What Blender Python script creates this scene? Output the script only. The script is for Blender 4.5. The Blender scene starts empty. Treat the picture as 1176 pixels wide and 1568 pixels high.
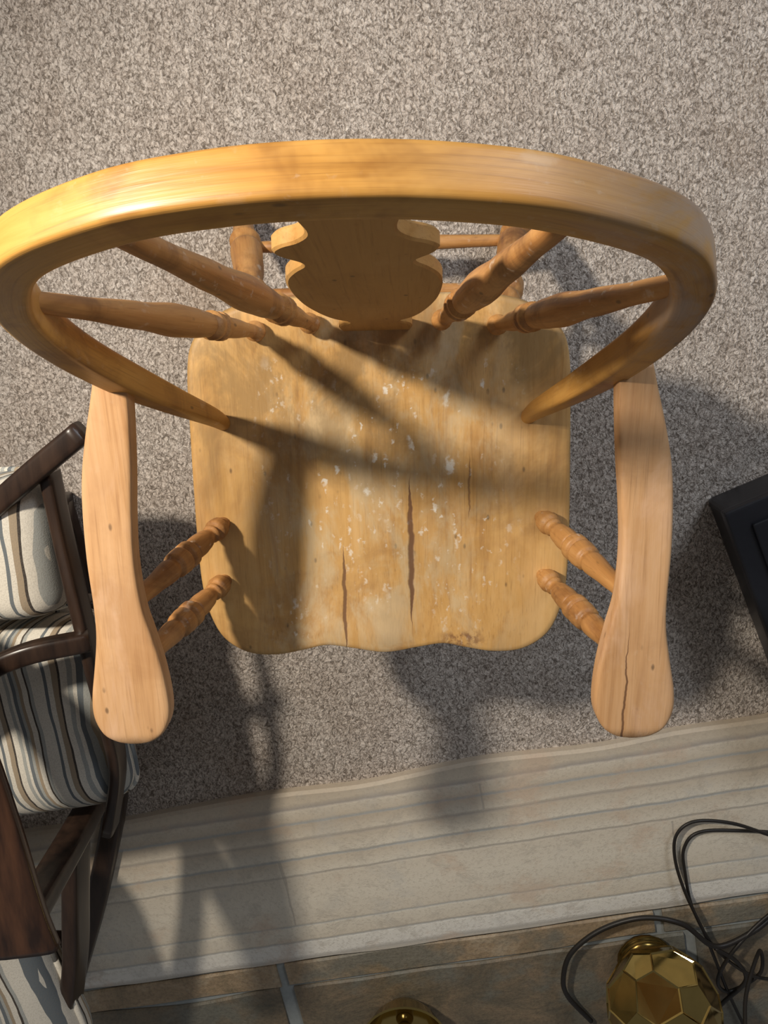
import bpy, bmesh, math, random
from mathutils import Vector, Matrix, noise
random.seed(4)
scene = bpy.context.scene
scene.view_settings.view_transform = 'Standard'
COL = scene.collection

# ------------------------------------------------------------ node helpers
class NT:
    def __init__(s, name):
        s.m = bpy.data.materials.new(name); s.m.use_nodes = True
        s.t = s.m.node_tree; s.n = s.t.nodes; s.l = s.t.links
        s.b = s.n['Principled BSDF']
    def set(s, node, key, v):
        if v is None: return
        if hasattr(v, 'is_output'): s.l.new(v, node.inputs[key])
        else: node.inputs[key].default_value = v
    def attr(s, name):
        a = s.n.new('ShaderNodeAttribute'); a.attribute_name = name; return a.outputs['Vector']
    def obj(s):
        return s.n.new('ShaderNodeTexCoord').outputs['Object']
    def geo(s):
        return s.n.new('ShaderNodeNewGeometry').outputs['Position']
    def sep(s, v):
        a = s.n.new('ShaderNodeSeparateXYZ'); s.set(a, 0, v); return a.outputs
    def map(s, v, scale=(1,1,1), rot=(0,0,0), loc=(0,0,0)):
        a = s.n.new('ShaderNodeMapping'); s.set(a,'Vector',v)
        a.inputs['Scale'].default_value = scale; a.inputs['Rotation'].default_value = rot; a.inputs['Location'].default_value = loc
        return a.outputs[0]
    def noise(s, v, scale, detail=3, rough=.55, dist=0, color=False):
        a = s.n.new('ShaderNodeTexNoise'); s.set(a,'Vector',v)
        a.inputs['Scale'].default_value = scale; a.inputs['Detail'].default_value = detail
        a.inputs['Roughness'].default_value = rough; a.inputs['Distortion'].default_value = dist
        return a.outputs['Color' if color else 'Fac']
    def vor(s, v, scale, feature='F1', out='Distance', rnd=1):
        a = s.n.new('ShaderNodeTexVoronoi'); a.feature = feature; s.set(a,'Vector',v)
        a.inputs['Scale'].default_value = scale; a.inputs['Randomness'].default_value = rnd
        return a.outputs[out]
    def ramp(s, f, stops, interp='LINEAR'):
        a = s.n.new('ShaderNodeValToRGB'); s.set(a,0,f); r = a.color_ramp; r.interpolation = interp
        while len(r.elements) < len(stops): r.elements.new(.5)
        for e,(p,c) in zip(r.elements, stops):
            e.position = p; e.color = (c[0],c[1],c[2],1) if hasattr(c,'__len__') else (c,c,c,1)
        return a.outputs[0]
    def mix(s, f, a_, b_, mode='MIX'):
        a = s.n.new('ShaderNodeMix'); a.data_type='RGBA'; a.blend_type = mode
        s.set(a,0,f)
        for k,v in ((6,a_),(7,b_)):
            if hasattr(v,'is_output'): s.l.new(v,a.inputs[k])
            else: a.inputs[k].default_value = (v[0],v[1],v[2],1)
        return a.outputs[2]
    def math(s, op, a_, b_=None, c_=None, clamp=False):
        a = s.n.new('ShaderNodeMath'); a.operation = op; a.use_clamp = clamp
        s.set(a,0,a_); s.set(a,1,b_); s.set(a,2,c_); return a.outputs[0]
    def mr(s, v, a0,a1,b0=0,b1=1, smooth=True):
        a = s.n.new('ShaderNodeMapRange'); a.clamp=True
        if smooth: a.interpolation_type='SMOOTHSTEP'
        s.set(a,0,v); a.inputs[1].default_value=a0; a.inputs[2].default_value=a1; a.inputs[3].default_value=b0; a.inputs[4].default_value=b1
        return a.outputs[0]
    def bump(s, h, strength=.3, dist=.002, prev=None):
        a = s.n.new('ShaderNodeBump'); s.set(a,'Height',h); a.inputs['Strength'].default_value=strength; a.inputs['Distance'].default_value=dist
        if prev is not None: s.l.new(prev, a.inputs['Normal'])
        return a.outputs[0]
    def out(s, color=None, rough=None, normal=None, metal=None, **kw):
        s.set(s.b,'Base Color', color if (color is None or hasattr(color,'is_output')) else (color[0],color[1],color[2],1))
        s.set(s.b,'Roughness',rough); s.set(s.b,'Metallic',metal)
        if normal is not None: s.l.new(normal, s.b.inputs['Normal'])
        for k,v in kw.items(): s.set(s.b,k.replace('_',' '),v)
        return s.m

def wood(name, light, mid, dark, wear=.35, rough=.36, seat=False, specks=.5, coat=.1, cracks=(), grey_sheen=None):
    w = NT(name); g = w.attr('gc')
    gs = w.map(g, (1,1,.07))
    n1 = w.noise(gs, 70, 5, .6, .6)
    n2 = w.noise(w.map(g,(1,1,.25)), 9, 3, .5, .3)
    fine = w.noise(w.map(g,(1,1,.03)), 420, 3, .6)
    col = w.ramp(n1, [(.28,dark),(.43,mid),(.62,light),(.8,mid)])
    col = w.mix(w.mr(n2,.35,.7,0,.6), col, light)
    big = w.noise(g, 7.5, 5, .65, .5)
    col = w.mix(w.mr(big,.47,.68,0,wear), col, (dark[0]*.75,dark[1]*.7,dark[2]*.7))
    lt = w.noise(w.map(g,(1,1,.4),loc=(5,5,5)), 13, 5, .65, .5)
    col = w.mix(w.mr(lt,.52,.68,0,.4), col, (light[0]*1.12,light[1]*1.22,light[2]*1.6))
    col = w.mix(w.mr(fine,.52,.78,0,.36), col, (dark[0]*.5,dark[1]*.45,dark[2]*.4))
    dn = w.vor(w.map(g,(1,1,.5)), 55, out='Distance')
    dm = w.math('MULTIPLY', w.mr(dn,.05,.15,1,0), w.mr(w.noise(g,14,2),.48,.56))
    col = w.mix(w.math('MULTIPLY',dm,.7), col, (.09,.05,.025))
    h = fine
    sx, sy, sz = w.sep(g)
    rg = w.mr(n1,.2,.9,rough-.05,rough+.12)
    if grey_sheen:   # cool window sheen painted into the wood colour along one stretch
        gm = w.math('MULTIPLY', w.mr(sz, grey_sheen[0], grey_sheen[1]), w.mr(sz, grey_sheen[2], grey_sheen[3], 1, 0))
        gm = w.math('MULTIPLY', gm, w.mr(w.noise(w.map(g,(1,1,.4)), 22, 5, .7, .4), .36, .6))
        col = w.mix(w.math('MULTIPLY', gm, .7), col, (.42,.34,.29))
    if seat:
        rub = w.math('MULTIPLY', w.mr(w.noise(w.map(g,(1,1,.5)),16,5,.7,.5),.44,.64), w.mr(w.math('ABSOLUTE', sx),.1,.2,.55,.1))
        col = w.mix(rub, col, (.62,.51,.33))
        gr = w.math('MULTIPLY', w.mr(w.noise(w.map(g,(1,1,.6),loc=(2,2,2)),12,5,.7,.6),.42,.62), w.mr(sz,-.08,.14,.15,.6))
        col = w.mix(gr, col, (.24,.15,.06))
    if specks>0:
        gy = w.map(g,(1,1,.55))
        wob = w.noise(g, 120, 3, .6, color=True)
        gw = w.mix(.014, gy, wob, 'ADD')
        for sc,th,lo,hi,am in ((30,.22,.50,.60,.7),(62,.27,.46,.58,.7),(125,.35,.48,.6,.6)):
            d = w.vor(gw, sc)
            m = w.mr(d, th*.35, th, 1, 0)
            rnd = w.sep(w.vor(gw, sc, out='Color'))[0]
            m = w.math('MULTIPLY', m, w.mr(rnd,.42,.62))
            mask = w.mr(w.noise(w.map(g,(1,1,.5),loc=(sc,0,0)), 8, 3), lo, hi)
            if seat:
                cm = w.math('MULTIPLY', w.mr(w.math('ABSOLUTE', w.math('SUBTRACT', sx, .01)), .12, .19, 1, 0), w.mr(w.math('ABSOLUTE', w.math('ADD', sz, .04)),.16,.22,1,0))
                cm = w.math('MULTIPLY', cm, w.mr(sz, -.16, .02, .6, 1))
                mask = w.math('MULTIPLY', w.mr(w.noise(w.map(g,(1,1,.4),loc=(sc,0,0)), 14, 3), .43, .55), cm)
            col = w.mix(w.math('MULTIPLY', w.math('MULTIPLY', m, mask), am*specks*1.25, clamp=True), col, (.82,.78,.69))
    if cracks:
        wx = w.math('ADD', sx, w.math('MULTIPLY', w.math('SUBTRACT', w.noise(w.map(g,(0,0,1)), 30, 3), .5), .010))
        for x0,y0,y1,wd,am in cracks:
            yc = (y0+y1)/2; hl=(y1-y0)/2
            fall = w.mr(w.math('ABSOLUTE', w.math('SUBTRACT', sz, yc)), hl*.3, hl, 1, 0)
            dd = w.math('ABSOLUTE', w.math('SUBTRACT', wx, x0))
            wid = w.math('MULTIPLY', fall, wd)
            mk = w.math('SUBTRACT', 1, w.math('DIVIDE', dd, w.math('ADD', wid, .00005)), clamp=True)
            mk = w.mr(mk, 0, .6)
            col = w.mix(w.math('MULTIPLY',mk,am), col, (.13,.055,.025))
            h = w.math('SUBTRACT', h, w.math('MULTIPLY', mk, 3.0))
    if seat:
        d1 = w.math('ABSOLUTE', w.math('SUBTRACT', sx, .105)); d2 = w.math('ABSOLUTE', w.math('ADD', sz, .222))
        stn = w.math('MULTIPLY', w.mr(d1,.012,.04,1,0), w.mr(d2,.004,.014,1,0))
        stn = w.math('MULTIPLY', stn, w.mr(w.noise(g,90,4,.7),.4,.6))
        col = w.mix(w.math('MULTIPLY',stn,.75), col, (.16,.06,.03))
    nrm = w.bump(h, .28, .0008)
    return w.out(col, rg, nrm, Coat_Weight=coat, Coat_Roughness=.4)

W_SEAT = wood('worn_seat_wood', (.64,.38,.135),(.56,.31,.095),(.38,.19,.06), .45,.54, seat=True, specks=.95, coat=.02,
              cracks=((.038,-.21,.01,.0052,.9),(-.053,-.245,-.085,.0034,.85),(.116,-.06,.035,.0018,.6)))
W_ARM  = wood('arm_wood', (.65,.39,.20),(.57,.315,.14),(.42,.21,.085), .3,.52, specks=.06, coat=.03,
              cracks=((3.262,.84,1.10,.0016,.85),(3.272,.885,.93,.001,.6)))
W_BOW  = wood('bow_wood', (.59,.31,.07),(.50,.24,.05),(.30,.125,.025), .75,.42, specks=.15, coat=.06, grey_sheen=(1.80,1.95,2.05,2.25))
W_SPLAT= wood('splat_wood', (.52,.29,.09),(.45,.235,.065),(.34,.16,.035), .3,.58, specks=0, coat=.02)
W_SPIN = wood('turned_wood', (.55,.28,.09),(.39,.165,.045),(.18,.07,.02), .85,.5, specks=.4, coat=.05)

def dark_wood(name, a, b, r):
    w = NT(name); o = w.obj()
    n = w.noise(w.map(o,(1,.15,1)), 60, 4)
    c = w.ramp(n, [(.3,a),(.7,b)])
    return w.out(c, r, w.bump(n,.15,.0005))
DARK = dark_wood('espresso_wood',(.014,.008,.006),(.045,.025,.016),.32)
WALNUT = dark_wood('walnut_gloss',(.020,.010,.007),(.08,.036,.019),.2)

def carpet():
    w = NT('carpet_shag'); p = w.geo()
    wob = w.noise(p, 90, 2, .5, color=True)
    pw = w.mix(.012, p, wob, 'ADD')
    pw = w.map(pw,(1.15,.75,1),rot=(0,0,.2))
    f1 = w.noise(pw, 160, 3, .62, 1.2)
    f2 = w.noise(p, 480, 2, .6)
    v = w.vor(pw, 210)
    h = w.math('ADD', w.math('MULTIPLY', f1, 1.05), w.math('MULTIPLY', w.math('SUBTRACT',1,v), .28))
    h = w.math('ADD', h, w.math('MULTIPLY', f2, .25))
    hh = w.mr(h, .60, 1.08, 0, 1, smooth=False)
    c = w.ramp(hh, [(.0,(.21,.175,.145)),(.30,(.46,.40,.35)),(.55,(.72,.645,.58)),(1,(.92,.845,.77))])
    big = w.noise(p, 7, 4, .6)
    c = w.mix(w.mr(big,.35,.7,0,.3), c, (.70,.61,.54), 'MULTIPLY')
    mid = w.noise(w.map(p,(1,.6,1)), 28, 3, .6)
    c = w.mix(w.mr(mid,.5,.75,0,.25), c, (.6,.56,.52), 'MULTIPLY')
    st = w.noise(w.map(p,loc=(3,1,0)), 3.2, 2, .5)
    c = w.mix(w.mr(st,.58,.75,0,.15), c, (.45,.30,.18))
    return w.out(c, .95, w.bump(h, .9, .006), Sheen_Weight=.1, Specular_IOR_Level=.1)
CARPET = carpet()

def hearth_mat():
    w = NT('streaked_flagstone'); o = w.obj()
    x,y,z = w.sep(o)
    wn = w.noise(w.map(o,(.8,.3,1)), 3, 4, .6)
    wn2 = w.noise(w.map(o,(1,.2,1),loc=(4,0,0)), 22, 3, .6)
    t = w.math('DIVIDE', w.math('MULTIPLY', y, -1), .425)
    t = w.math('ADD', t, w.math('MULTIPLY', w.math('SUBTRACT', wn, .5), .035))
    t = w.math('ADD', t, w.math('MULTIPLY', w.math('SUBTRACT', wn2, .5), .012))
    A=(.54,.46,.36);P=(.68,.61,.50);G=(.40,.42,.42);Cc=(.73,.67,.56);T=(.61,.53,.42)
    c = w.ramp(t, [(0,A),(.06,T),(.088,(.42,.38,.34)),(.10,P),(.155,T),(.17,G),(.18,A),(.25,P),(.265,(.46,.41,.35)),(.28,T),(.36,Cc),(.372,G),(.382,T),(.46,Cc),(.470,(.48,.44,.38)),
                   (.48,P),(.62,Cc),(.76,P),(.77,(.48,.48,.45)),(.78,Cc),(.86,P),(.87,(.44,.44,.42)),(.88,(.78,.75,.68)),(.955,(.76,.73,.67)),(.975,(.50,.47,.42)),(1,(.55,.50,.42))])
    b = w.noise(w.map(o,(.8,1,1)), 8, 5, .65)
    c = w.mix(w.mr(b,.54,.68,0,.5), c, (.60,.44,.32))
    c = w.mix(w.mr(b,.45,.3,0,.4), c, (.52,.51,.48))
    b2 = w.noise(w.map(o,(.8,1,1),loc=(2,8,0)), 17, 5, .7, .5)
    c = w.mix(w.mr(b2,.52,.68,0,.35), c, (.42,.38,.32))
    f = w.noise(o, 160, 4, .7)
    c = w.mix(w.mr(f,.45,.7,0,.28), c, (.34,.29,.23))
    for jx0,ta,tb in ((.335,.37,.77),(-.50,.48,.77),(.72,.17,.37),(-.12,.10,.26)):
        jx = w.math('ABSOLUTE', w.math('ADD', w.math('ADD', x, jx0), w.math('MULTIPLY', w.math('SUBTRACT', wn2,.5), .04)))
        jm = w.math('MULTIPLY', w.mr(jx,.001,.004,1,0), w.math('MULTIPLY', w.mr(t,ta,ta+.01), w.mr(t,tb-.01,tb,1,0)))
        c = w.mix(w.math('MULTIPLY',jm,.5), c, (.36,.33,.29))
    lum = w.n.new('ShaderNodeRGBToBW'); w.l.new(c, lum.inputs[0])
    return w.out(c, .62, w.bump(w.math('ADD', lum.outputs[0], w.math('MULTIPLY',f,.2)), .6, .008))
FLAG = hearth_mat()
def slate(name, a, b, c3):
    w = NT(name); o = w.obj()
    n = w.noise(w.map(o,(.7,1,1)), 9, 6, .7, .6)
    f = w.noise(o, 120, 4, .7)
    q = w.noise(w.map(o,(.8,1,1),loc=(7,3,1)), 6, 4, .6)
    c = w.ramp(n, [(.3,a),(.5,b),(.68,c3)])
    c = w.mix(w.mr(q,.48,.62,0,.75), c, (.17,.175,.15))
    c = w.mix(w.mr(f,.4,.7,0,.35), c, (.05,.04,.03))
    return w.out(c, .5, w.bump(w.math('ADD',n,w.math('MULTIPLY',f,.3)), .8, .006))
SLATE = slate('brown_slate', (.09,.085,.065),(.19,.15,.10),(.28,.20,.125))
RUST = slate('rust_slate', (.20,.16,.10),(.36,.26,.16),(.46,.38,.27))
def plain(name, c, r=.5, m=0, bscale=80, bs=.2, **kw):
    w = NT(name); n = w.noise(w.obj(), bscale, 4)
    cc = w.mix(w.mr(n,.3,.7,0,.3), c, tuple(x*.6 for x in c))
    return w.out(cc, r, w.bump(n, bs, .001), m, **kw)
GROUT = plain('grout', (.32,.345,.345), .85, bs=.6)
BLACKP = plain('black_plastic', (.010,.011,.016), .35)
CORD = plain('black_cord', (.015,.012,.010), .45)
BRASS = plain('antique_brass', (.50,.37,.13), .12, 1, bscale=25, bs=.08)
BRASSD = plain('dark_brass', (.30,.20,.06), .2, 1, bscale=25, bs=.05)

def stripes():
    w = NT('striped_canvas'); o = w.obj()
    x,y,z = w.sep(o)
    d = w.math('MULTIPLY', w.math('SUBTRACT', w.noise(o, 12, 2), .5), .006)
    xx = w.math('ADD', w.math('ADD', x, w.math('MULTIPLY', z, .6)), d)
    f = w.math('FRACT', w.math('MULTIPLY', xx, 12))
    W=(.66,.62,.54); B=(.13,.15,.165); T=(.33,.26,.18); D=(.045,.036,.03); G=(.36,.37,.35)
    c = w.ramp(f, [(0,W),(.12,B),(.17,W),(.25,T),(.33,D),(.36,W),(.46,G),(.52,W),(.57,B),(.63,G),(.68,T),(.74,W),(.83,D),(.86,G),(.92,W)], 'CONSTANT')
    wv = w.noise(w.map(o,(1,1,1)), 500, 2)
    c = w.mix(w.mr(wv,.4,.7,0,.25), c, (.2,.18,.15))
    return w.out(c, .9, w.bump(wv,.3,.001))
STRIPE = stripes()

# ------------------------------------------------------------ mesh helpers
def empty(name, loc, rz=0):
    e = bpy.data.objects.new(name, None); COL.objects.link(e)
    e.location = loc; e.rotation_euler = (0,0,rz); e.empty_display_size=.1; return e
def mkobj(name, verts, faces, mat, parent=None, gc=None, smooth=True, loc=None, rot=None, angle=None):
    me = bpy.data.meshes.new(name); me.from_pydata([tuple(v) for v in verts], [], faces); me.update()
    bm = bmesh.new(); bm.from_mesh(me); bmesh.ops.recalc_face_normals(bm, faces=bm.faces); bm.to_mesh(me); bm.free()
    if gc is not None:
        a = me.attributes.new('gc','FLOAT_VECTOR','POINT')
        for i,g in enumerate(gc): a.data[i].vector = g
    me.materials.append(mat)
    if smooth:
        for p in me.polygons: p.use_smooth = True
        if angle:
            try: me.set_sharp_from_angle(angle=math.radians(angle))
            except Exception: pass
    o = bpy.data.objects.new(name, me); COL.objects.link(o)
    if parent: o.parent = parent
    if loc: o.location = loc
    if rot: o.rotation_euler = rot
    return o
def catmull(pts, n=8, closed=False):
    P=[Vector(p) for p in pts]; out=[]; N=len(P)
    rng = range(N if closed else N-1)
    for i in rng:
        if closed: a,b,c,d = P[(i-1)%N],P[i],P[(i+1)%N],P[(i+2)%N]
        else:
            b,c=P[i],P[i+1]; a = P[i-1] if i>0 else b*2-c; d = P[i+2] if i+2<N else c*2-b
        for k in range(n):
            t=k/n
            out.append(.5*((2*b)+(c-a)*t+(2*a-5*b+4*c-d)*t*t+(3*b-a-3*c+d)*t**3))
    if not closed: out.append(P[-1].copy())
    return out
goff = [0]
def sweep(name, path, sec, mat, parent=None, ref=Vector((0,0,1)), angle=None):
    goff[0]+=1.37
    V=[];G=[];F=[];L=0;N=len(path); ns=None
    for i,p in enumerate(path):
        t = (path[min(i+1,N-1)]-path[max(i-1,0)]).normalized()
        r = (ref - t*ref.dot(t)).normalized(); s = t.cross(r)
        if i: L += (p-path[i-1]).length
        ring = sec(i/(N-1)); ns=len(ring)
        for a,b in ring:
            V.append(p+s*a+r*b); G.append((a+goff[0], b, L+goff[0]*.7))
    for i in range(N-1):
        for j in range(ns):
            k=(j+1)%ns
            F.append((i*ns+j,i*ns+k,(i+1)*ns+k,(i+1)*ns+j))
    F.append(tuple(range(ns))[::-1]); F.append(tuple((N-1)*ns+j for j in range(ns)))
    return mkobj(name,V,F,mat,parent,G,angle=angle)
def rsec(hw,hh,e=4,n=24):
    out=[]
    for j in range(n):
        th=2*math.pi*(j+.5)/n; c,s=math.cos(th),math.sin(th)
        out.append((hw*math.copysign(abs(c)**(2/e),c), hh*math.copysign(abs(s)**(2/e),s)))
    return out
def lerp_prof(prof,t):
    for (t0,r0),(t1,r1) in zip(prof,prof[1:]):
        if t<=t1:
            f=(t-t0)/max(1e-6,t1-t0); f=f*f*(3-2*f); return r0+(r1-r0)*f
    return prof[-1][1]
def lathe(name,a,b,prof,mat,parent=None,n=130):
    a=Vector(a); b=Vector(b)
    path=[a.lerp(b,i/n) for i in range(n+1)]
    ref=Vector((0,1,0)) if abs((b-a).normalized().y)<.9 else Vector((1,0,0))
    return sweep(name,path,lambda t: rsec(lerp_prof(prof,t),lerp_prof(prof,t),2,20),mat,parent,ref,angle=60)
def box(name,cx,cy,cz,sx,sy,sz,mat,parent=None,bev=.004,rz=0,taper=0):
    bm=bmesh.new(); bmesh.ops.create_cube(bm,size=1)
    for v in bm.verts:
        f = 1 - (taper if v.co.z<0 else 0)
        v.co=Vector((v.co.x*sx*f,v.co.y*sy*f,v.co.z*sz))
    bmesh.ops.bevel(bm,geom=bm.edges[:],offset=bev,segments=3,affect='EDGES',profile=.6)
    me=bpy.data.meshes.new(name); bm.to_mesh(me); bm.free(); me.materials.append(mat)
    o=bpy.data.objects.new(name,me); COL.objects.link(o); o.location=(cx,cy,cz); o.rotation_euler=(0,0,rz)
    if parent: o.parent=parent
    return o

# ------------------------------------------------------------ floor
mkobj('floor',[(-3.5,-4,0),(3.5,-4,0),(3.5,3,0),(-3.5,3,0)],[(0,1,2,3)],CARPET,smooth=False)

# ------------------------------------------------------------ Windsor armchair
chair = empty('windsor_armchair',(-.024,-.22,0),math.radians(1.5))
Y0=.22
def C(x,y,z): return Vector((x,y+Y0,z))
SZ=.45

# bow (first sweep, so its grain coordinate starts at a known offset)
def bowpt(x,h): return C(x-.005,-.137+.36*h,SZ+h)
bh=[(.194,-.02),(.200,.03),(.222,.117),(.239,.20),(.249,.29),(.246,.37),(.229,.432),(.192,.488),(.122,.529),(.06,.546),(0,.551)]
bp=[bowpt(-x,h) for x,h in bh]+[bowpt(x,h) for x,h in bh[-2::-1]]
bpath=catmull(bp,9)
bn=Vector((0,1,-.36)).normalized()*-1
def bsec(t):
    u=min(t,1-t)
    k=min(1,u/.16); k=k*k*(3-2*k)
    hw=.0095+(.0145-.0095)*k; hh=.0095+(.0155-.0095)*k
    e=2+5.0*k
    return rsec(hw,hh,e,32)
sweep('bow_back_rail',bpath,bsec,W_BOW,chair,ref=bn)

half=[(0,.012),(.09,.014),(.15,.010),(.195,-.004),(.229,-.034),(.240,-.072),(.243,-.137),(.2455,-.22),(.247,-.30),(.2455,-.36),(.239,-.40),(.222,-.437),(.19,-.459),(.15,-.463),(.11,-.456),(.08,-.450),(.045,-.455),(0,-.462)]
outl=[(x,y,0) for x,y in half]+[(-x,y,0) for x,y in half[-2:0:-1]]
O=catmull(outl,5,closed=True)
cen=Vector((0,-.225,0))
topr=[i/14 for i in range(1,14)]+[.965,.985]
def topz(x,y,r):
    dish = .017*(1-min(1,(r/.93))**3.2)
    front = max(0,min(1,(-.22-y)/.22))
    pom = .010*math.exp(-(x/.035)**2)*front**1.5
    back = .006*max(0,min(1,(y+.08)/.08))
    return SZ - dish + pom*(r<.93) *(1-r**6)+ back*(1-r)*2
V=[];G=[];F=[]
V.append(C(cen.x,cen.y,topz(0,cen.y,0)));
no=len(O)
def addring(s,zf):
    for o in O:
        p=cen+(o-cen)*s
        z = zf(p.x,p.y,s) if callable(zf) else zf
        V.append(C(p.x,p.y,z))
allr=[(r,topz) for r in topr]+[(.995,SZ-.004),(1.0,SZ-.010),(1.0,SZ-.022),(.99,SZ-.031),(.97,SZ-.036),(.5,SZ-.036)]
for s,zf in allr: addring(s,zf)
for j in range(no): F.append((0,1+j,1+(j+1)%no))
for i in range(len(allr)-1):
    for j in range(no):
        k=(j+1)%no
        F.append((1+i*no+j,1+(i+1)*no+j,1+(i+1)*no+k,1+i*no+k))
F.append(tuple(1+(len(allr)-1)*no+j for j in range(no)))
G=[(v.x,v.z,v.y) for v in V]
mkobj('seat',V,F,W_SEAT,chair,G)

# spindles
sp=[(0,.0085),(.03,.009),(.045,.0125),(.06,.0125),(.075,.0075),(.10,.0085),(.2,.0115),(.25,.0125),(.258,.0095),(.268,.0160),(.285,.0160),(.293,.0095),(.302,.0160),(.325,.0160),(.333,.0095),(.345,.0135),(.42,.0155),(.50,.0165),(.65,.0125),(.85,.009),(1,.0075)]
spn=0
for sx in (-1,1):
    for (bx,by,tx,th) in ((.143,-.028,.235,.410),(.077,-.022,.135,.517)):
        spn+=1
        lathe(f'spindle_{spn}',C(sx*bx,by,SZ-.015),bowpt(sx*tx,th),sp,W_SPIN,chair)
# fiddle splat
pr=[(-.01,.042),(.02,.044),(.045,.040),(.06,.030),(.075,.031),(.10,.045),(.14,.056),(.20,.065),(.27,.067),(.315,.063),(.345,.053),(.365,.043),(.38,.044),(.397,.054),(.412,.058),(.426,.051),(.438,.038),(.460,.029),(.50,.033),(.55,.04)]
rows=[(q.x,q.y) for q in catmull([(h,w_,0) for h,w_ in pr],5)]
V=[];G=[];F=[]
nrm=Vector((0,1,-.158)).normalized()
for h,w_ in rows:
    p=C(0,-.022+.158*h,SZ+h)
    sec=[(-w_+.002,.0065),(-w_,.0045),(-w_,-.0045),(-w_+.002,-.0065),(w_-.002,-.0065),(w_,-.0045),(w_,.0045),(w_-.002,.0065)]
    for a,b in sec:
        q=p+Vector((a,0,0))+nrm*b; V.append(q); G.append((a+7,b,h))
for i in range(len(rows)-1):
    for j in range(8): F.append((i*8+j,i*8+(j+1)%8,(i+1)*8+(j+1)%8,(i+1)*8+j))
F.append(tuple(range(8))); F.append(tuple((len(rows)-1)*8+j for j in range(8)))
mkobj('fiddle_splat',V,F,W_SPLAT,chair,G,angle=30)

# arms
ar=[(-.060,.240,.272),(-.085,.240,.279),(-.12,.2425,.289),(-.16,.246,.298),(-.20,.250,.302),(-.25,.2525,.303),(-.30,.249,.301),(-.335,.241,.302),(-.37,.234,.308),(-.405,.2305,.315),(-.43,.232,.316),(-.45,.241,.309),(-.462,.256,.295),(-.4655,.270,.282)]
arp=catmull(ar,5)
for sx,nm in ((-1,'arm_left'),(1,'arm_right')):
    V=[];G=[];F=[];ns=28
    for q in arp:
        y,i_,o_=q; hw=(o_-i_)/2; cx=(o_+i_)/2
        z=.655+ (.004*math.sin((y+.06)/.4*6))
        th=.0125 if y>-.45 else .0125*max(.45,1-((-.45-y)/.016)**2*.5)
        for a,b in rsec(max(hw,.004),th,7,ns):
            V.append(C(sx*(cx+a),y,z+b)); G.append((cx+a+sx*3,b,y+Y0+sx*1.2))
    n=len(arp)
    for i in range(n-1):
        for j in range(ns): F.append((i*ns+j,i*ns+(j+1)%ns,(i+1)*ns+(j+1)%ns,(i+1)*ns+j))
    F.append(tuple(range(ns))); F.append(tuple((n-1)*ns+j for j in range(ns)))
    mkobj(nm,V,F,W_ARM,chair,G)
# arm posts
ap=[(0,.010),(.06,.011),(.08,.0155),(.13,.0165),(.165,.011),(.18,.014),(.20,.010),(.27,.0145),(.33,.016),(.40,.0155),(.415,.012),(.43,.019),(.47,.019),(.49,.0125),(.51,.019),(.58,.018),(.60,.013),(.64,.0155),(.8,.0125),(.9,.011),(1,.010)]
ap=[(t,r*.9) for t,r in ap]
k=0
for sx in (-1,1):
    for bx,by,tx,ty in ((.208,-.272,.268,-.306),(.212,-.352,.270,-.380)):
        k+=1; lathe(f'arm_post_{k}',C(sx*bx,by,SZ-.012),C(sx*tx,ty,.648),ap,W_SPIN,chair)
# legs
lp=[(0,.014),(.08,.017),(.2,.021),(.24,.024),(.27,.018),(.30,.024),(.34,.024),(.38,.017),(.5,.023),(.62,.025),(.66,.019),(.69,.025),(.72,.019),(.85,.016),(1,.013)]
def legpt(a,b,z): t=(z-a.z)/(b.z-a.z); return a.lerp(b,t)
LG={}
for sx in (-1,1):
    a=C(sx*.150,-.055,.425); b=C(sx*.243,.175,0); LG[(sx,'b')]=(a,b); lathe(f'leg_back_{"left" if sx<0 else "right"}',a,b,lp,W_SPIN,chair)
    a=C(sx*.16,-.34,.425); b=C(sx*.205,-.39,0); LG[(sx,'f')]=(a,b); lathe(f'leg_front_{"left" if sx<0 else "right"}',a,b,lp,W_SPIN,chair)
st=[(0,.008),(.12,.0095),(.3,.011),(.4,.0155),(.42,.011),(.44,.016),(.56,.016),(.58,.011),(.6,.0155),(.7,.011),(.88,.0095),(1,.008)]
for nm,(k1,z1),(k2,z2) in (('stretcher_back_low',((-1,'b'),.15),((1,'b'),.15)),('stretcher_back_high',((-1,'b'),.29),((1,'b'),.29)),('stretcher_front',((-1,'f'),.2),((1,'f'),.2)),
      ('stretcher_side_left',((-1,'b'),.2),((-1,'f'),.17)),('stretcher_side_right',((1,'b'),.2),((1,'f'),.17))):
    lathe(nm,legpt(*LG[k1],z1),legpt(*LG[k2],z2),st,W_SPIN,chair)

# ------------------------------------------------------------ hearth
RA=math.radians(11)
hearth=empty('hearth',(.043,-.935,0),RA)
def slab(name,x0,x1,y0,y1,z,mat,wob=.006,seed=0,bev=.006):
    n=80; V=[];F=[]
    xs=[x0+(x1-x0)*i/n for i in range(n+1)]
    for x in xs:
        a=y0+wob*noise.noise(Vector((x*4,seed,0)))*2; b=y1+wob*noise.noise(Vector((x*4,seed+9,0)))*2
        for (y,zz) in ((a,-.0),(a,z-bev),(a-bev,z),(b+bev,z),(b,z-bev),(b,0)): V.append((x,y,zz))
    for i in range(n):
        for j in range(5): F.append((i*6+j,i*6+j+1,(i+1)*6+j+1,(i+1)*6+j))
    F.append(tuple(range(6))); F.append(tuple(n*6+j for j in range(6)))
    return mkobj(name,V,F,mat,hearth,angle=35)
slab('flagstone_ledge',-1.7,2.0,0,-.425,.022,FLAG,.006)
slab('mortar_bed',-1.7,2.0,-.40,-1.3,.010,GROUT,0,3)
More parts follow.
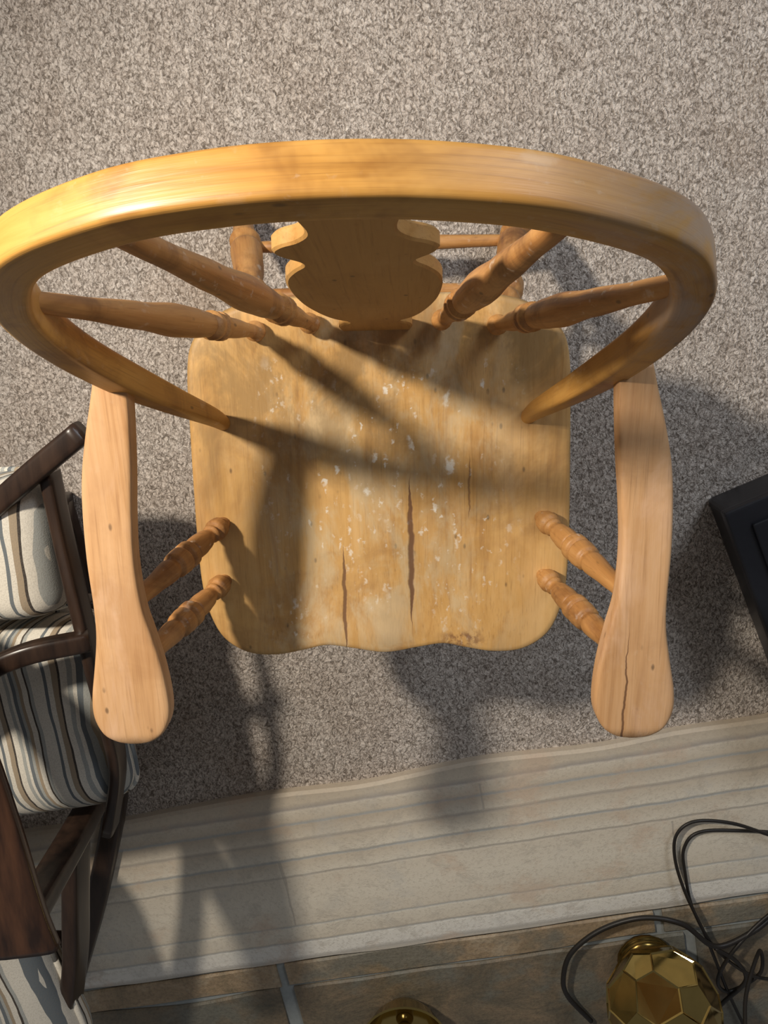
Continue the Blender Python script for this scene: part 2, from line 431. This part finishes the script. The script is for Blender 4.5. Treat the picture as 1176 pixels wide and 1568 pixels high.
for i,(a,b) in enumerate(((-1.7,-1.2),(-1.19,-.405),(-.385,.44),(.46,1.2),(1.22,2.0))):
    slab(f'rust_edge_tile_{i+1}',a,b,-.430,-.492,.017,RUST,.004,i*3+2,.004)
for i,(a,b) in enumerate(((-1.7,-1.25),(-1.23,-.412),(-.378,.50),(.525,1.3),(1.32,2.0))):
    slab(f'slate_tile_{i+1}',a,b,-.499,-.86,.017,SLATE,.006,i*5+1,.004)
    slab(f'slate_tile_{i+6}',a+.3,b+.3,-.88,-1.28,.017,SLATE,.005,i*5+3,.004)

# ------------------------------------------------------------ cushioned armchair at left
ac=empty('cushioned_armchair',(-.75,-.6,0))
def A(x,y,z): return Vector((x+.75,y+.6,z))
def pillow(name,x0,x1,y0,y1,z0,z1,rz=0):
    V=[];F=[]
    w=(x1-x0)/2;l=(y1-y0)/2;hz=(z1-z0)/2
    nu,nv=64,18; E=.2
    for i in range(nv+1):
        ph=-math.pi/2+math.pi*i/nv; cp,sp_=math.cos(ph),math.sin(ph)
        for j in range(nu):
            th=2*math.pi*j/nu; c,s=math.cos(th),math.sin(th)
            r=abs(cp)**.35
            px=w*math.copysign(abs(c)**E,c)*r; py=l*math.copysign(abs(s)**E,s)*r
            pz=hz*math.copysign(abs(sp_)**.75,sp_)
            pz+=.012*noise.noise(Vector((px*9,py*9,pz*4+x0)))
            V.append((px,py,pz))
    for i in range(nv):
        for j in range(nu): F.append((i*nu+j,i*nu+(j+1)%nu,(i+1)*nu+(j+1)%nu,(i+1)*nu+j))
    c=A((x0+x1)/2,(y0+y1)/2,(z0+z1)/2)
    o=mkobj(name,V,F,STRIPE,ac,loc=c,rot=(0,0,rz))
    pth=[]
    for j in range(nu+1):
        th=2*math.pi*j/nu; cc,s=math.cos(th),math.sin(th)
        pth.append(Vector((w*1.005*math.copysign(abs(cc)**E,cc),l*1.005*math.copysign(abs(s)**E,s),0)))
    q=sweep(name+'_piping',pth,lambda t: rsec(.005,.005,2,8),STRIPE,ac); q.location=c; q.rotation_euler=(0,0,rz)
    return o
pillow('back_cushion',-1.02,-.474,-.445,-.235,.30,.46,math.radians(4))
pillow('seat_cushion',-1.02,-.432,-.80,-.475,.27,.42,math.radians(8))
pillow('leg_cushion',-1.08,-.585,-1.38,-.93,.27,.42,math.radians(14))
def bar(name,pts,hw,hh,mat=DARK,ref=Vector((0,0,1)),n=8):
    return sweep(name,catmull([A(*p) for p in pts],n),lambda t: rsec(hw,hh,5,16),mat,ac,ref)
bar('top_rail',[(-.405,-.155,.45),(-.49,-.220,.445),(-.60,-.310,.44)],.015,.014)
bar('side_rail',[(-.468,-.215,.42),(-.460,-.30,.42),(-.443,-.40,.43),(-.430,-.50,.43),(-.424,-.58,.42),(-.425,-.68,.40),(-.455,-.80,.38)],.009,.020)
bar('curved_brace',[(-.72,-.60,.50),(-.62,-.53,.50),(-.56,-.480,.49),(-.50,-.452,.48),(-.425,-.445,.45)],.014,.014)
bar('armrest',[(-.74,-.36,.56),(-.64,-.38,.58),(-.570,-.44,.60),(-.535,-.52,.605),(-.515,-.63,.605),(-.500,-.76,.60),(-.490,-.825,.595)],.045,.012,WALNUT)
bar('front_post',[(-.50,-.80,.59),(-.52,-.82,.3),(-.55,-.83,0.0)],.022,.018,ref=Vector((0,1,0)))
bar('rear_post',[(-.56,-.26,.44),(-.60,-.30,.25),(-.64,-.36,0.0)],.016,.016,ref=Vector((0,1,0)))
bar('base_runner',[(-.64,-.36,.03),(-.60,-.60,.03),(-.58,-.92,.03),(-.64,-1.2,.03),(-.73,-1.48,.03)],.022,.022)
bar('far_post',[(-1.06,-.90,.59),(-1.06,-.90,0.0)],.018,.018,ref=Vector((0,1,0)))
bar('far_rail',[(-1.05,-.2,.28),(-1.05,-.8,.28),(-1.06,-1.3,.28)],.012,.025)
bar('cross_rail',[(-.46,-.46,.28),(-1.06,-.46,.26)],.012,.02)
bar('front_rail',[(-.48,-.82,.25),(-1.06,-.82,.25)],.012,.02)
bar('footrest_rail',[(-.60,-1.15,.25),(-1.06,-1.15,.25)],.012,.02)
bar('footrest_side',[(-.53,-.84,.34),(-.545,-.98,.34),(-.562,-1.10,.33),(-.59,-1.23,.32)],.014,.035)

# ------------------------------------------------------------ black storage bin at right
bn_=empty('black_storage_bin',(.545,-.345,0),math.radians(25))
box('bin_body',.22,-.24,.07,.40,.46,.14,BLACKP,bn_,.012,taper=.04)
box('bin_lid',.22,-.24,.148,.43,.49,.022,BLACKP,bn_,.006)
box('lid_panel',.22,-.24,.162,.36,.42,.010,BLACKP,bn_,.004)
box('handle',.22,.012,.12,.12,.02,.02,BLACKP,bn_,.005)

# ------------------------------------------------------------ brass geometric lamp + cords
lamp=empty('geometric_brass_lamp',(.545,-1.385,.019))
def gem(name,r,mat,parent,loc,rot):
    bm=bmesh.new(); bmesh.ops.create_icosphere(bm,subdivisions=1,radius=1)
    pts=[]
    for e in bm.edges:
        a,b=e.verts[0].co,e.verts[1].co
        pts.append(a.lerp(b,.3)); pts.append(b.lerp(a,.3))
    bm.free(); bm=bmesh.new()
    for p in pts: bm.verts.new(p.normalized()*r)
    bmesh.ops.convex_hull(bm,input=bm.verts)
    bmesh.ops.dissolve_limit(bm,angle_limit=.06,verts=bm.verts,edges=bm.edges)
    bmesh.ops.inset_individual(bm,faces=bm.faces[:],thickness=r*.03,depth=-r*.02)
    for v in bm.verts:
        v.co += Vector((noise.noise(v.co*40),noise.noise(v.co*40+Vector((5,0,0))),noise.noise(v.co*40+Vector((0,7,0)))))*r*.03
    me=bpy.data.meshes.new(name); bm.to_mesh(me); bm.free(); me.materials.append(mat)
    o=bpy.data.objects.new(name,me); COL.objects.link(o); o.parent=parent; o.location=loc; o.rotation_euler=rot
    return o
gem('faceted_body',.116,BRASS,lamp,(0,0,.134),(.3,.25,.2))
lathe('base_ring',(0,0,.001),(0,0,.03),[(0,.055),(.3,.06),(.7,.055),(1,.05)],BRASSD,lamp,12)
lathe('neck',(0,0,.24),(0,0,.28),[(0,.03),(.3,.022),(.6,.026),(1,.014)],BRASSD,lamp,16)
dish=empty('brass_bowl',(.019,-1.56,.022))
V=[];F=[];n=48
prof=[(0.001,.0),(.05,.0),(.055,.006),(.075,.03),(.090,.06),(.095,.066),(.091,.068),(.086,.062),(.07,.034),(.05,.012),(0.001,.010)]
for r,z in prof:
    for j in range(n): V.append((r*math.cos(2*math.pi*j/n),r*math.sin(2*math.pi*j/n),z))
for i in range(len(prof)-1):
    for j in range(n): F.append((i*n+j,i*n+(j+1)%n,(i+1)*n+(j+1)%n,(i+1)*n+j))
mkobj('bowl_shell',V,F,BRASS,dish,angle=50)
lathe('bowl_knob',(0,0,.01),(0,0,.06),[(0,.02),(.3,.012),(.6,.022),(.85,.018),(1,.004)],BRASSD,dish,20)
def cord(name,pts,r=.0035):
    p=catmull([Vector((x-.545,y+1.385,z-.019)) for x,y,z in pts],10)
    return sweep(name,p,lambda t: rsec(r,r,2,10),CORD,lamp,Vector((.13,.17,.97)))
cord('cord_1',[(1.0,-1.10,.03),(.86,-1.085,.035),(.775,-1.059,.04),(.69,-1.030,.04),(.613,-1.027,.04),(.579,-1.06,.04),(.582,-1.12,.04),(.61,-1.20,.045),(.655,-1.29,.05),(.70,-1.39,.04),(.74,-1.48,.03),(.80,-1.60,.03)])
cord('cord_2',[(1.0,-1.06,.03),(.86,-1.062,.03),(.72,-1.055,.03),(.63,-1.06,.03),(.602,-1.10,.03),(.61,-1.16,.03),(.635,-1.25,.035),(.69,-1.34,.05),(.78,-1.40,.06),(.9,-1.42,.03)])
cord('cord_3',[(.44,-1.56,.03),(.38,-1.48,.04),(.365,-1.415,.05),(.380,-1.35,.05),(.44,-1.29,.05),(.52,-1.25,.06),(.60,-1.255,.07),(.68,-1.32,.06),(.76,-1.29,.05),(.83,-1.25,.03),(.95,-1.20,.03)],.0055)
cord('cord_4',[(.545,-1.385,.29),(.58,-1.40,.32),(.65,-1.39,.29),(.71,-1.36,.15),(.78,-1.34,.05),(.80,-1.42,.03),(.74,-1.47,.03),(.70,-1.42,.05),(.72,-1.33,.06),(.80,-1.25,.04),(.9,-1.20,.03)],.004)
cord('cord_5',[(.68,-1.325,.06),(.73,-1.36,.06),(.76,-1.42,.05),(.73,-1.50,.03),(.69,-1.56,.03),(.64,-1.64,.03)],.0045)

# ------------------------------------------------------------ lights
def light(name,typ,loc,energy,color,size=.1,target=None,spot=None,blend=.6):
    d=bpy.data.lights.new(name,typ); d.energy=energy; d.color=color
    if typ=='AREA': d.size=size
    else: d.shadow_soft_size=size
    if spot: d.spot_size=math.radians(spot); d.spot_blend=blend
    o=bpy.data.objects.new(name,d); COL.objects.link(o); o.location=loc
    if target is not None:
        o.rotation_euler=(Vector(target)-Vector(loc)).to_track_quat('-Z','Y').to_euler()
    return o
light('lamp_key','SPOT',(-.88,.38,1.56),112,(1,.90,.76),.055,(.42,-.40,.3),118,.85)
light('window_light','AREA',(1.35,1.6,1.9),24,(.84,.91,1),.8,(.9,.7,0))
wd=bpy.data.worlds.new('room_ambient'); scene.world=wd; wd.use_nodes=True
wd.node_tree.nodes['Background'].inputs[0].default_value=(1,.98,.97,1)
wd.node_tree.nodes['Background'].inputs[1].default_value=.12

# ------------------------------------------------------------ camera
cd=bpy.data.cameras.new('camera'); cam=bpy.data.objects.new('camera',cd); COL.objects.link(cam)
cam.location=(0,0,1.42); cam.rotation_euler=(math.radians(-15),math.radians(1.15),0)
cd.sensor_fit='VERTICAL'; cd.sensor_height=24; cd.lens=24*1503/2000
cd.clip_start=.02
scene.camera=cam
